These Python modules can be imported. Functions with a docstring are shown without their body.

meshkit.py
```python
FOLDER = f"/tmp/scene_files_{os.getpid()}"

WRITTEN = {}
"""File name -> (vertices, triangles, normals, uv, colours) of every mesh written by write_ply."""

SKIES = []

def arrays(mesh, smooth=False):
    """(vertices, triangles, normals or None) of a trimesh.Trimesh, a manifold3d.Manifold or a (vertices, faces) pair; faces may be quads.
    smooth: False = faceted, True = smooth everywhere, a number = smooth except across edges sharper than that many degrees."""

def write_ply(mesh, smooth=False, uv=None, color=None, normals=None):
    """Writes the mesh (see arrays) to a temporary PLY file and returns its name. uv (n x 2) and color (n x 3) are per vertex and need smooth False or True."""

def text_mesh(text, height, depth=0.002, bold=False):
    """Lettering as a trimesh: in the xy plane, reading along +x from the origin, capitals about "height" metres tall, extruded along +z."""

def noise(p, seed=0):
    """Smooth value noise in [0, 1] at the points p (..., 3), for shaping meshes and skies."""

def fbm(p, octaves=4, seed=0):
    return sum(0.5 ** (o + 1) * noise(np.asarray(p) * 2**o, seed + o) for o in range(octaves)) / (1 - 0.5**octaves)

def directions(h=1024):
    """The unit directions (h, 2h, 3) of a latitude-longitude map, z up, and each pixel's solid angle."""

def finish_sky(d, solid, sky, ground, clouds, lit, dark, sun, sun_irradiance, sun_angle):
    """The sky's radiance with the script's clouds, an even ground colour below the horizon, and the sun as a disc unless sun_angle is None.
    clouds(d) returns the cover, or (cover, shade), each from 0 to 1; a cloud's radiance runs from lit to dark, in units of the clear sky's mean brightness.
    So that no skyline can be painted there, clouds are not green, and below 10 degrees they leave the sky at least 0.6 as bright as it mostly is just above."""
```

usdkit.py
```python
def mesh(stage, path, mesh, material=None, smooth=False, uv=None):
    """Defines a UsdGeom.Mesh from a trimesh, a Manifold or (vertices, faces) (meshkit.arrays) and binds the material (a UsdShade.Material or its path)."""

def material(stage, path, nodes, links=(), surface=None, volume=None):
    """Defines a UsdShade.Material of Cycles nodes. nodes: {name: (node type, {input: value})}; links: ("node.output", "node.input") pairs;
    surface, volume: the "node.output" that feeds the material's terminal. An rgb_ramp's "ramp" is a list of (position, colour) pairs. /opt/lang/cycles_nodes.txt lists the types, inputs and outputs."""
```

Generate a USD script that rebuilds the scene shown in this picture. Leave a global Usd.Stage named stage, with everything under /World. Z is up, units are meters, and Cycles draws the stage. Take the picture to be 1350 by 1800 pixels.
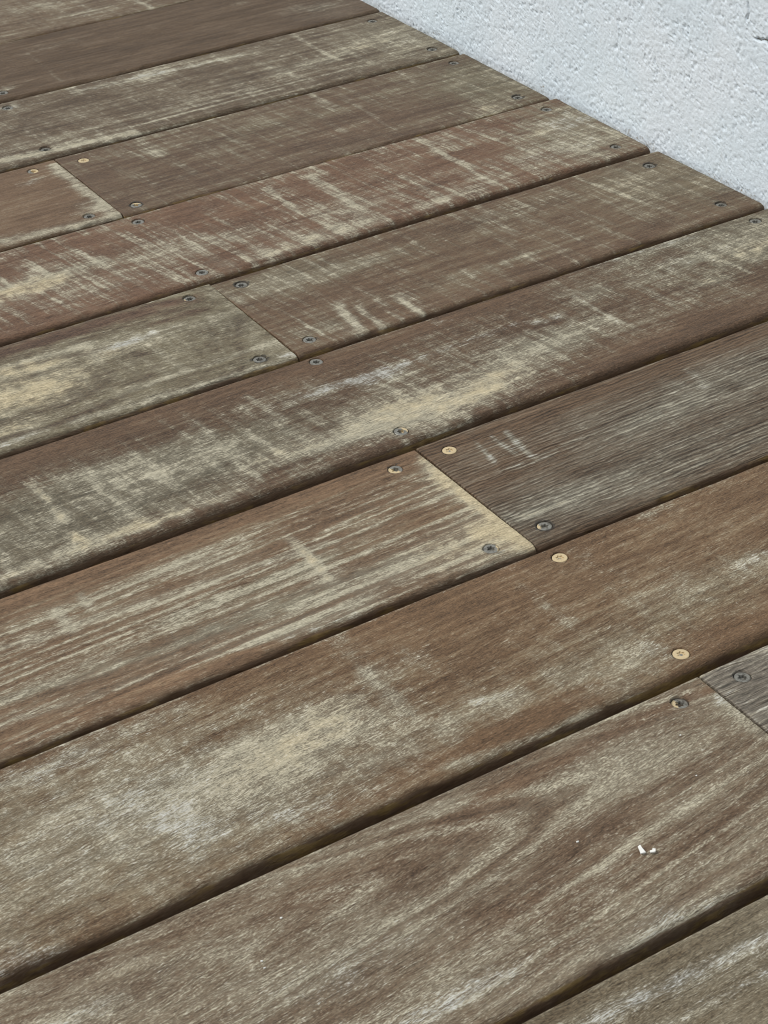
import math, numpy as np, trimesh, manifold3d, usdkit, meshkit
from pxr import Gf, Sdf, Usd, UsdGeom, UsdLux, UsdShade, Vt

stage = Usd.Stage.CreateInMemory()
UsdGeom.SetStageUpAxis(stage, UsdGeom.Tokens.z)
UsdGeom.SetStageMetersPerUnit(stage, 1.0)
UsdGeom.Xform.Define(stage, '/World')
UsdGeom.Scope.Define(stage, '/World/Looks')

# ------------------------------------------------------------------ camera, sky, sun, exposure
CAM_F = 3396.42                      # focal length in pixels of the 1350 x 1800 photograph
CAM_R = np.array([[0.8466721, 0.3163274, -0.4278825], [-0.5313118, 0.4583964, -0.7124469], [-0.0292267, 0.8305479, 0.5561799]])
CAM_C = np.array([-0.59341, -0.64462, 0.69511])
EXPOSURE = 0.06
SUN_EL, SUN_AZ = math.radians(48), math.radians(-60)          # azimuth = atan2(x, y) of the direction towards the sun
cam = UsdGeom.Camera.Define(stage, '/World/camera')
M4 = np.eye(4); M4[:3, :3] = CAM_R.T; M4[3, :3] = CAM_C
cam.AddTransformOp().Set(Gf.Matrix4d(M4.tolist()))
cam.CreateHorizontalApertureAttr(24.0); cam.CreateVerticalApertureAttr(32.0)
cam.CreateFocalLengthAttr(24.0 * CAM_F / 1350)
cam.CreateFStopAttr(80.0); cam.CreateFocusDistanceAttr(1.25)
cam.CreateClippingRangeAttr(Gf.Vec2f(0.05, 500))
cam.CreateExposureAttr(EXPOSURE)


class Graph:
    """collects the nodes of one material; a value that is a string with a dot is a link"""
    def __init__(self): self.nodes, self.links = {}, []
    def __call__(self, kind, out=None, **kw):
        name = f'n{len(self.nodes)}'
        vals = {}
        for k, v in kw.items():
            if isinstance(v, str) and v.startswith('n') and '.' in v: self.links.append((v, f'{name}.{k}'))
            else: vals[k] = v
        self.nodes[name] = (kind, vals)
        return f'{name}.{out}' if out else name
    def math(self, op, a, b=0.0, c=0.0, clamp=False): return self('math', 'value', math_type=op, value1=a, value2=b, value3=c, use_clamp=clamp)
    def add(self, a, b): return self.math('add', a, b)
    def mul(self, a, b): return self.math('multiply', a, b)
    def mad(self, a, b, c): return self.math('multiply_add', a, b, c)
    def xyz(self, x, y, z): return self('combine_xyz', 'vector', x=x, y=y, z=z)
    def noise(self, vec, scale=1.0, detail=2.0, rough=0.5, **k): return self('noise_texture', 'fac', vector=vec, scale=scale, detail=detail, roughness=rough, **k)
    def step(self, v, lo, hi): return self('map_range', 'result', range_type='smoothstep', value=v, from_min=lo, from_max=hi, clamp=True)
    def mix(self, f, a, b, t='mix'): return self('mix', 'color', mix_type=t, fac=f, color1=a, color2=b)
    def build(self, name, surface, volume=None):
        return usdkit.material(stage, '/World/Looks/' + name, self.nodes, self.links, surface=surface, volume=volume)


def sky_material():
    g = Graph()
    sky = g('sky_texture', 'color', sky_type='single_scattering', sun_disc=False, sun_elevation=SUN_EL, sun_rotation=SUN_AZ, altitude=50.0)
    d = g('texture_coordinate', 'generated')
    n = g.noise(d, 2.2, 4.0, 0.55)
    cover = g('map_range', 'result', value=n, from_min=0.3, from_max=0.6, to_min=0.72, to_max=0.95, clamp=True)
    cloud = g.mix(n, (4.6, 4.85, 5.2), (6.4, 6.65, 7.0))
    g.build('sky', g('background_shader', 'background', color=g.mix(cover, sky, cloud), strength=0.1))
    return '/World/Looks/sky'


dome = UsdLux.DomeLight.Define(stage, '/World/sky')
UsdShade.MaterialBindingAPI.Apply(dome.GetPrim()).Bind(UsdShade.Material.Get(stage, sky_material()))
dome.GetPrim().SetCustomDataByKey('kind', 'structure')
sun = UsdLux.DistantLight.Define(stage, '/World/sun')
sun.CreateIntensityAttr(0.62); sun.CreateAngleAttr(25.0); sun.CreateColorAttr(Gf.Vec3f(1.0, 0.97, 0.93))
sun.GetPrim().CreateAttribute('inputs:normalize', Sdf.ValueTypeNames.Bool).Set(True)
_d = np.array([math.cos(SUN_EL) * math.sin(SUN_AZ), math.cos(SUN_EL) * math.cos(SUN_AZ), math.sin(SUN_EL)])
sun.AddTransformOp().Set(Gf.Matrix4d().SetRotate(Gf.Rotation(Gf.Vec3d(0, 0, 1), Gf.Vec3d(*_d))))


# ------------------------------------------------------------------ helpers
def srgb(r, g, b, k=1.0):
    c = np.array([r, g, b]) / 255.0
    return tuple(np.where(c <= 0.04045, c / 12.92, ((c + 0.055) / 1.055) ** 2.4) * k)


def on_deck(uv):
    """where a mark lies on the deck's top (metres), measured from the photograph"""
    uv = np.asarray(uv, float).reshape(-1, 2)
    d = np.c_[(uv[:, 0] - 675) / CAM_F, -(uv[:, 1] - 900) / CAM_F, -np.ones(len(uv))] @ CAM_R.T
    return (CAM_C + d * (-CAM_C[2] / d[:, 2])[:, None])[:, :2]


def in_view(X, pad=90):
    q = (np.asarray(X) - CAM_C) @ CAM_R
    u, v = 675 - CAM_F * q[:, 0] / q[:, 2], 900 + CAM_F * q[:, 1] / q[:, 2]
    return (q[:, 2] < 0) & (u > -pad) & (u < 1350 + pad) & (v > -pad) & (v < 1800 + pad)


_taken = {}


def path_for(parent, name):
    key = f'{parent}/{name}'
    n = _taken.get(key, -1) + 1
    _taken[key] = n
    return key if n == 0 else f'{key}_{n:03d}'


def tag(prim, label=None, category=None, group=None, kind=None):
    for k, v in (('label', label), ('category', category), ('group', group), ('kind', kind)):
        if v: prim.SetCustomDataByKey(k, v)
    return prim


def put(parent, name, mesh, material, smooth=30, primvars=None):
    m = usdkit.mesh(stage, path_for(parent, name), mesh, material, smooth)
    for k, v in (primvars or {}).items():
        t = Sdf.ValueTypeNames.Float3Array if np.ndim(v) == 2 else Sdf.ValueTypeNames.FloatArray
        v = np.ascontiguousarray(v, np.float32)
        UsdGeom.PrimvarsAPI(m).CreatePrimvar(k, t, 'vertex').Set(Vt.Vec3fArray.FromNumpy(v) if v.ndim == 2 else Vt.FloatArray.FromNumpy(v))
    return m.GetPrim()


def group_prim(name, loc=(0, 0, 0)):
    x = UsdGeom.Xform.Define(stage, path_for('/World', name))
    x.AddTranslateOp().Set(Gf.Vec3d(*loc))
    return x.GetPrim()


def manifold(v, f):
    return manifold3d.Manifold(manifold3d.Mesh(np.asarray(v, np.float32), np.asarray(f, np.uint32)))


# ------------------------------------------------------------------ materials
def wood(name, red, grey, pale=srgb(170, 163, 142), tan=srgb(188, 174, 142), white=srgb(180, 180, 174), fl=0.009, fw=0.0011, slant=0.0,
         kf=0.55, kt=0.0, kr=0.0, kl=0.5, rs=260.0, seed=0.0, contrast=1.0, lo=0.16, hi=1.02, side=srgb(98, 78, 60), tslant=0.1, pores=0.5, ks=0.45, groove=0.0, gp=0.0033):
    red = np.array(red) * (0.78, 0.80, 0.67); red = tuple(0.96 * (0.92 * red + 0.08 * red.mean() * np.array([1.04, 1.0, 0.9]))); grey = tuple(np.array(grey) * (0.77, 0.74, 0.68))
    g = Graph()
    pos = g('geometry', 'position')
    sx = g('separate_xyz', None, vector=pos); x, y, z = sx + '.x', sx + '.y', sx + '.z'
    A = g('separate_color', None, color=g('attribute', 'color', attribute='wear_a'))
    B = g('separate_color', None, color=g('attribute', 'color', attribute='wear_b'))
    ring = g('attribute', 'fac', attribute='ring')
    warp = g.noise(g.xyz(g.mul(x, 14.0), g.mul(y, 45.0), seed + 3.0), 1.0, 2.0)
    warp2 = g.noise(g.xyz(g.mul(x, 60.0), g.mul(y, 110.0), seed + 9.0), 1.0, 2.0)
    c, s = math.cos(slant), math.sin(slant)
    u = g.mad(x, c, g.mul(y, s)); v = g.mad(x, -s, g.mad(y, c, g.mul(z, 0.8)))
    v = g.mad(warp2, 0.0013, g.mad(warp, 0.008, v))
    F1 = g.noise(g.xyz(g.mul(u, 1 / fl), g.mul(v, 1 / fw), seed), 1.0, 3.0, 0.62)
    F2 = g.noise(g.xyz(g.mul(u, 3.4 / fl), g.mul(v, 1.7 / fw), seed + 7.7), 1.0, 2.0, 0.6)
    F3 = g.noise(g.xyz(g.mul(u, 0.55 / fl), g.mul(v, 1.5 / fw), seed + 17.7), 1.0, 2.0, 0.55)
    S = g.noise(g.xyz(g.mul(u, 0.13 / fl), g.mul(v, 0.22 / fw), seed + 27.7), 1.0, 4.0, 0.6)          # long streaks along the grain
    L = g.noise(g.xyz(g.mul(x, 16.0), g.mul(y, 42.0), seed + 1.3), 1.0, 5.0, 0.62)
    L2 = g.noise(g.xyz(g.mul(x, 90.0), g.mul(y, 130.0), seed + 5.3), 1.0, 3.0, 0.6)
    G = g.noise(g.xyz(g.mul(x, 620.0), g.mul(y, 800.0), g.mul(z, 600.0)), 1.0, 2.0, 0.6)
    xt = g.mad(y, tslant, x)
    xt = g.mad(warp, 0.006, xt)
    T = g.noise(g.xyz(g.mul(xt, 120.0), g.mul(y, 9.0), seed + 2.1), 1.0, 2.0, 0.55)
    T2 = g.noise(g.xyz(g.mul(xt, 360.0), g.mul(y, 18.0), seed + 4.1), 1.0, 2.0, 0.6)
    R = g('noise_texture', 'fac', dimensions='2D', vector=g.xyz(g.mul(ring, rs), g.mul(x, 2.5), 0.0), scale=1.0, detail=3.0, roughness=0.6)
    dev = lambda n, k: g.mul(g.add(n, -0.5), 2.2 * k)
    total = lambda *t: t[0] if len(t) == 1 else g.add(t[0], total(*t[1:]))
    acc = total(dev(F1, kf), dev(F2, kf * 0.95), dev(G, kf * 0.35), dev(L, kl), dev(L2, kl * 0.7), dev(S, ks))
    if kt: acc = total(acc, dev(T, kt * 1.6), dev(T2, kt * 1.5))
    if kr: acc = g.add(acc, dev(R, kr))
    gr = g.math('sine', total(g.mul(ring, 2 * math.pi / gp), g.mul(L2, 9.0), g.mul(L, 14.0))) if groove else None
    if groove: acc = g.add(acc, g.mul(gr, 0.30 * groove))
    acc = g.mad(acc, g('map_range', 'result', value=A + '.r', from_min=-0.1, from_max=0.3, to_min=0.45, to_max=1.0, clamp=True), A + '.r')
    pale_m = g.step(acc, lo, hi)
    ga = total(A + '.g', dev(L, 0.5), dev(F1, 0.5), dev(S, 0.5), dev(R, 0.3 + 0.3 * kr))
    if kt: ga = total(ga, dev(T, 0.5 * kt), dev(T2, 0.5 * kt))
    grey_m = g.step(ga, 0.05, 0.95)
    col = g.mix(grey_m, red, grey)
    val = total(1.0, dev(F1, 0.62 * contrast), dev(F2, 0.8 * contrast), dev(R, (0.22 + 0.5 * kr) * contrast), dev(S, 0.6 * ks + 0.2), dev(L, 0.45), dev(G, 0.35))
    if groove: val = g.add(val, g.mul(gr, 0.26 * groove))
    val = g.math('maximum', val, 0.25)
    col = g.mix(1.0, col, g.xyz(val, val, val), 'multiply')
    # worn finish: first a grey bloom, then dry bare fibre, last the bleached cream crust
    tn = g.step(total(A + '.b', dev(L2, 0.5), dev(F1, 0.5)), 0.15, 1.1)
    wn = g.step(total(B + '.g', dev(F1, 1.1), dev(L2, 0.5), dev(F2, 0.6)), 0.3, 1.2)
    pc = g('rgb_ramp', 'color', fac=pale_m, ramp=[(0.0, tuple(0.5 * np.array(pale) + 0.25 * np.array(grey))), (0.55, tuple(0.8 * np.array(pale))), (1.0, tuple(1.05 * np.array(pale)))])
    pc = g.mix(tn, pc, tan)
    pc = g.mix(wn, pc, white)
    pv = total(1.0, dev(F2, 0.55), dev(F1, 0.5), dev(G, 0.35), dev(S, 0.35), dev(L2, 0.25))
    pc = g.mix(1.0, pc, g.xyz(pv, pv, pv), 'multiply')
    bloom = g.mul(g.step(total(A + '.r', dev(L, 0.3), dev(L2, 0.2), dev(T, 0.25 * bool(kt))), 0.17, 0.90), 0.36)
    col = g.mix(bloom, col, g.mix(tn, tuple(0.85 * np.array(pale)), tan))
    col = g.mix(g.mul(pale_m, 0.80), col, pc)
    pore = g.mul(g.step(F3, 0.55, 0.72), pores)
    col = g.mix(pore, col, g.mix(1.0, col, (0.38, 0.33, 0.29), 'multiply'))
    dk = g.step(total(B + '.r', dev(F1, 0.35), dev(L2, 0.45), dev(F3, 0.35)), 0.35, 0.8)
    col = g.mix(g.mul(dk, 0.8), col, (0.040, 0.035, 0.027))
    sn = g.noise(g.xyz(g.mul(x, 30.0), g.mul(y, 30.0), g.mul(z, 120.0)), 1.0, 4.0, 0.6)
    sc = g.mix(g.step(sn, 0.50, 0.64), side, srgb(130, 107, 64))
    sv = total(1.0, dev(F1, 0.6), dev(L2, 0.3))
    sc = g.mix(1.0, sc, g.xyz(sv, sv, sv), 'multiply')
    sm = g.step(g.add(B + '.b', dev(L2, 0.25)), 0.25, 0.75)
    col = g.mix(g.mul(sm, 0.85), col, g.mix(g.mul(dk, 0.85), sc, (0.02, 0.019, 0.014)))
    h = total(g.mul(F1, 0.8), g.mul(F2, 0.6), g.mul(G, 0.3), g.mul(pore, -0.6), g.mul(R, 0.3 + kr * 0.5), g.mul(pale_m, 0.35))
    if groove: h = g.add(h, g.mul(gr, 0.3 * groove))
    nrm = g('bump', 'normal', height=h, strength=0.7, distance=0.0008)
    rough = g.mad(pale_m, 0.2, 0.58)
    b = g('principled_bsdf', 'BSDF', base_color=col, roughness=rough, specular_ior_level=0.24, normal=nrm)
    return g.build(name, b)


def simple(name, color, rough=0.6, metallic=0.0, scale=60.0, var=0.25):
    g = Graph()
    n = g.noise(g('geometry', 'position'), scale, 4.0, 0.6)
    v = g.mad(n, 2 * var, 1 - var)
    col = g.mix(1.0, color, g.xyz(v, v, v), 'multiply')
    return g.build(name, g('principled_bsdf', 'BSDF', base_color=col, roughness=rough, metallic=metallic, normal=g('bump', 'normal', height=n, strength=0.3, distance=0.002)))


def screw_material():
    g = Graph()
    pos = g('geometry', 'position')
    dust = g('attribute', 'fac', attribute='dust')
    n = g.noise(pos, 420.0, 4.0, 0.6); n2 = g.noise(pos, 1600.0, 2.0, 0.6)
    m = g.step(g.add(dust, g.mul(g.add(n, -0.5), 0.9)), 0.4, 0.6)
    v = g.mad(n, 0.9, 0.5)
    steel = g.mix(g.step(n, 0.45, 0.7), (0.24, 0.23, 0.20), (0.11, 0.103, 0.085))
    dc = g.mix(n2, srgb(176, 156, 120), srgb(208, 189, 150))
    met = g.mul(g.math('subtract', 1.0, m), 0.35)
    b = g('principled_bsdf', 'BSDF', base_color=g.mix(m, steel, dc), metallic=met, roughness=g.mad(m, 0.4, 0.42),
          normal=g('bump', 'normal', height=g.mad(n2, 0.5, n), strength=0.35, distance=0.0006))
    return g.build('screw_steel', b)


def stucco_material():
    g = Graph()
    pos = g('geometry', 'position')
    st = g('attribute', 'fac', attribute='stain')
    n = g.noise(pos, 1300.0, 3.0, 0.65); n2 = g.noise(pos, 420.0, 4.0, 0.6); n3 = g.noise(pos, 9.0, 4.0, 0.6)
    col = g.mix(g.step(n3, 0.35, 0.7), srgb(214, 225, 231), srgb(221, 229, 234))
    spk = g.mul(g.step(g.noise(pos, 150.0, 2.0, 0.5), 0.66, 0.74), 0.25)
    col = g.mix(spk, col, srgb(170, 170, 162))
    col = g.mix(g.step(g.add(st, g.mul(g.add(n2, -0.5), 1.0)), 0.45, 0.7), col, srgb(140, 128, 108))
    h = g.mad(n, 0.35, n2)
    return g.build('stucco', g('principled_bsdf', 'BSDF', base_color=col, roughness=0.75, specular_ior_level=0.3, normal=g('bump', 'normal', height=h, strength=0.6, distance=0.0011)))


M_SCREW = screw_material()
M_STUCCO = stucco_material()
M_JOIST = simple('joist_timber', srgb(96, 84, 64), 0.8)
M_SOIL = simple('soil', srgb(92, 80, 64), 0.95, scale=30.0, var=0.4)
M_FLAKE = simple('white_paint', srgb(228, 227, 220), 0.7, scale=600.0, var=0.06)

# ------------------------------------------------------------------ ground and wall
gv = np.array([[-150, -150, -0.34], [150, -150, -0.34], [150, 150, -0.34], [-150, 150, -0.34]], float)
tag(put('/World', 'ground', (gv, np.array([[0, 1, 2, 3]])), M_SOIL, False), kind='structure')

WALL_X = 0.4575


def spaced(a, b, lo, hi, fine, coarse):
    """stations from a to b, fine between lo and hi"""
    parts = []
    if lo > a: parts.append(np.linspace(a, lo, max(2, int((lo - a) / coarse) + 1))[:-1])
    parts.append(np.linspace(max(a, lo), min(b, hi), max(2, int((min(b, hi) - max(a, lo)) / fine) + 1)))
    if hi < b: parts.append(np.linspace(hi, b, max(2, int((b - hi) / coarse) + 1))[1:])
    return np.concatenate(parts)


def wall():
    ys = spaced(-2.5, 4.0, 0.40, 1.22, 0.0011, 0.02); zs = spaced(-0.34, 2.5, -0.01, 0.30, 0.0011, 0.02)
    Y, Z = np.meshgrid(ys, zs, indexing='ij')
    P = np.stack([Y, Z, 0 * Y], -1)
    w = P + 0.006 * (np.stack([meshkit.fbm(P * 90, 2, 11), meshkit.fbm(P * 90, 2, 12), 0 * Y], -1) - 0.5)
    # lumpy render: soft lumps, grains, and worm-shaped pits between them
    lumps = meshkit.fbm(w * 190, 3, 3) - 0.5
    grain = meshkit.fbm(w * 560, 2, 4) - 0.5
    n = meshkit.fbm(w * np.array([230, 160, 1]), 2, 5); n2 = meshkit.noise(w * np.array([70, 70, 1]), 6)
    pit = np.exp(-((n - 0.5) / 0.016) ** 2) * (0.35 + 0.9 * np.clip((n2 - 0.5) * 5, 0, 1))
    n3 = meshkit.fbm(w * np.array([330, 250, 1]), 2, 15); pit2 = np.exp(-((n3 - 0.5) / 0.04) ** 2) * np.clip((meshkit.noise(w * np.array([120, 120, 1]), 16) - 0.35) * 3, 0, 1)
    broad = meshkit.fbm(P * 14, 3, 8) - 0.5
    bump = 0.0003 * lumps + 0.0012 * grain - 0.0015 * pit - 0.0012 * pit2 + 0.0006 * broad
    stain = 0.85 * np.exp(-(((Y - 1.052) / 0.012) ** 2 + ((Z - 0.022) / 0.010) ** 2)) + 0.46 * np.clip(1 - Z / 0.009, 0, 1) * np.clip((meshkit.fbm(P * 60, 3, 18) - 0.42) * 4, 0, 1)
    # a short open crack high on the right
    for (ya, za, yb, zb) in CRACKS:
        t = np.clip(((Y - ya) * (yb - ya) + (Z - za) * (zb - za)) / ((yb - ya) ** 2 + (zb - za) ** 2), 0, 1)
        d = np.hypot(Y - ya - t * (yb - ya), Z - za - t * (zb - za)) + 0.0008 * (n - 0.5)
        k = np.exp(-(d / 0.0006) ** 2)
        bump -= 0.003 * k; stain += 0.8 * k
    ny, nz = Y.shape
    front = np.stack([WALL_X - bump, Y, Z], -1).reshape(-1, 3)
    idx = np.arange(ny * nz).reshape(ny, nz)
    a, b, c, d = idx[:-1, :-1].ravel(), idx[1:, :-1].ravel(), idx[1:, 1:].ravel(), idx[:-1, 1:].ravel()
    f = [np.c_[a, d, c], np.c_[a, c, b]]
    border = np.concatenate([idx[:, 0], idx[-1, 1:], idx[-2::-1, -1], idx[0, -2:0:-1]])
    back = front[border].copy(); back[:, 0] = WALL_X + 0.2
    bi = np.arange(len(border)) + len(front); nx = np.roll(np.arange(len(border)), -1)
    f += [np.c_[border, border[nx], bi[nx]], np.c_[border, bi[nx], bi]]
    ctr = len(front) + len(back)
    v = np.vstack([front, back, [[WALL_X + 0.2, 0.7, 1.0]]])
    f += [np.c_[bi, bi[nx], np.full(len(bi), ctr)]]
    st = np.concatenate([stain.ravel(), np.zeros(len(back) + 1)])
    w_ = put('/World', 'stucco_wall', (v, np.vstack(f)), M_STUCCO, True, {'stain': st})
    tag(w_, 'rough white stucco wall rising at the plank ends of the deck', 'wall')


def on_wall(px, py):
    d = CAM_R @ np.array([(px - 675) / CAM_F, -(py - 900) / CAM_F, -1.0])
    q = CAM_C + d * ((WALL_X - CAM_C[0]) / d[0])
    return q[1], q[2]


CRACKS = []
for seg in ([(1322, 65), (1333, 71), (1342, 70), (1350, 79)], [(1333, 71), (1331, 66)], [(1345, 72), (1352, 66)], [(1315, 5), (1317, 22), (1312, 34)]):
    q = [on_wall(*s) for s in seg]
    CRACKS += [(*q[i], *q[i + 1]) for i in range(len(q) - 1)]
wall()

# ------------------------------------------------------------------ deck
PITCH, THICK = 0.150, 0.024
ROW_SHIFT = {-1: -0.0005, 0: 0.0021, 1: 0.0012, 2: 0.0, 3: -0.0004, 4: -0.0018, 5: -0.0029, 6: -0.0009, 7: 0.0007, 8: 0.0036}
GAP = {-1: 0.0088, 0: 0.0088, 1: 0.0084, 5: 0.0090, 6: 0.0070, 7: 0.0060, 8: 0.0060, 9: 0.0060}


def profile(y0, y1, r0, r1, fine):
    """the plank's cross-section as a closed loop (y, z); returns it with the count of its stations"""
    pts = [(y0 + 0.002, -THICK), (y0, -THICK + 0.002)]
    pts += [(y0, -z) for z in (0.018, 0.014, 0.0105, 0.0075) if z > r0 + 0.001]
    for a in np.linspace(0, 90, 8): pts.append((y0 + r0 - r0 * math.cos(math.radians(a)), -r0 + r0 * math.sin(math.radians(a))))
    n = max(4, int((y1 - r1 - y0 - r0) / fine))
    pts += [(y, 0.0) for y in np.linspace(y0 + r0, y1 - r1, n + 1)[1:-1]]
    for a in np.linspace(0, 90, 5): pts.append((y1 - r1 + r1 * math.sin(math.radians(a)), -r1 + r1 * math.cos(math.radians(a))))
    pts += [(y1, -0.012), (y1, -THICK + 0.002), (y1 - 0.002, -THICK)]
    return np.array(pts)


def plank_solid(k, xa, xb, holes, seed, r0=0.0046, r1=0.0014, end_round=(0.0006, 0.0006), wav=1.0, lift=0.0, tip=0.0, visible=True):
    y1 = k * PITCH + ROW_SHIFT.get(k, 0.0)
    y0 = (k - 1) * PITCH + ROW_SHIFT.get(k - 1, 0.0) + GAP.get(k, 0.0080)
    xs = np.linspace(xa, xb, 400)
    vis = np.zeros(400, bool)
    for yy in (y0, (y0 + y1) / 2, y1): vis |= in_view(np.c_[xs, np.full(400, yy), np.zeros(400)])
    if visible and vis.any(): st = spaced(xa, xb, max(xa, xs[vis][0] - 0.01), min(xb, xs[vis][-1] + 0.01), 0.0022, 0.03)
    else: st = np.linspace(xa, xb, 30)
    e0, e1 = end_round
    st = np.unique(np.round(np.concatenate([st[(st > xa + e0 * 1.2) & (st < xb - e1 * 1.2)], xa + e0 * (1 - np.cos(np.linspace(0, np.pi / 2, 4))), xb - e1 * (1 - np.cos(np.linspace(0, np.pi / 2, 4)))]), 6))
    pr = profile(y0, y1, r0, r1, 0.0016 if visible else 0.03)
    n, m = len(st), len(pr)
    X = np.repeat(st[:, None], m, 1); Y = np.repeat(pr[None, :, 0], n, 0).copy(); Z = np.repeat(pr[None, :, 1], n, 0).copy()
    up = np.clip(1 + Z / 0.010, 0, 1)
    q = np.stack([X, Y, 0 * X + seed], -1)
    # wavering edges, slight cupping, raised grain
    near, far = np.exp(-(Y - y0) / 0.007), np.exp(-(y1 - Y) / 0.007)
    Y += wav * near * (0.0040 * (meshkit.fbm(np.stack([X * 14, 0 * X, 0 * X + seed], -1), 3, 21) - 0.5))
    Y += wav * near * (0.0016 * np.clip(meshkit.fbm(np.stack([X * 70, Z * 120, 0 * X + seed], -1), 3, 25) - 0.53, 0, 1) * 4)
    Y += wav * far * (0.0018 * (meshkit.fbm(np.stack([X * 10, 0 * X, 0 * X + seed], -1), 3, 22) - 0.5))
    Z += up * (0.0010 * (meshkit.fbm(q * np.array([5, 24, 1]), 3, 23) - 0.5) + 0.0005 * (meshkit.fbm(q * np.array([40, 330, 1]), 2, 24) - 0.5) + lift + tip * (Y - (y0 + y1) / 2))
    for x_end, e in ((xa, e0), (xb, e1)):
        d = np.abs(X - x_end); s = np.clip(1 - d / e, 0, 1)
        Z -= up * e * (1 - np.sqrt(np.clip(1 - s ** 2, 0, 1)))
    v = np.stack([X, Y, Z], -1).reshape(-1, 3)
    i = np.arange(n * m).reshape(n, m); j = np.roll(i, -1, 1)
    a, b, c, d = i[:-1].ravel(), j[:-1].ravel(), j[1:].ravel(), i[1:].ravel()
    f = [np.c_[a, b, c], np.c_[a, c, d]]
    mid = v[:m].mean(0), v[-m:].mean(0)
    v = np.vstack([v, mid[0], mid[1]])
    f += [np.c_[j[0], i[0], np.full(m, n * m)], np.c_[i[-1], j[-1], np.full(m, n * m + 1)]]
    f = np.vstack(f)
    if trimesh.Trimesh(v, f, process=False).volume < 0: f = f[:, ::-1]
    body = manifold(v, f)
    for (hx, hy, rr) in holes:
        cut = manifold3d.Manifold.cylinder(0.005, rr * 0.90, rr * 1.04, 40).translate((hx, hy, -0.0035))
        body = body - cut
    mesh = body.to_mesh()
    return np.asarray(mesh.vert_properties)[:, :3].astype(float), np.asarray(mesh.tri_verts).astype(int), y0, y1


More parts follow.
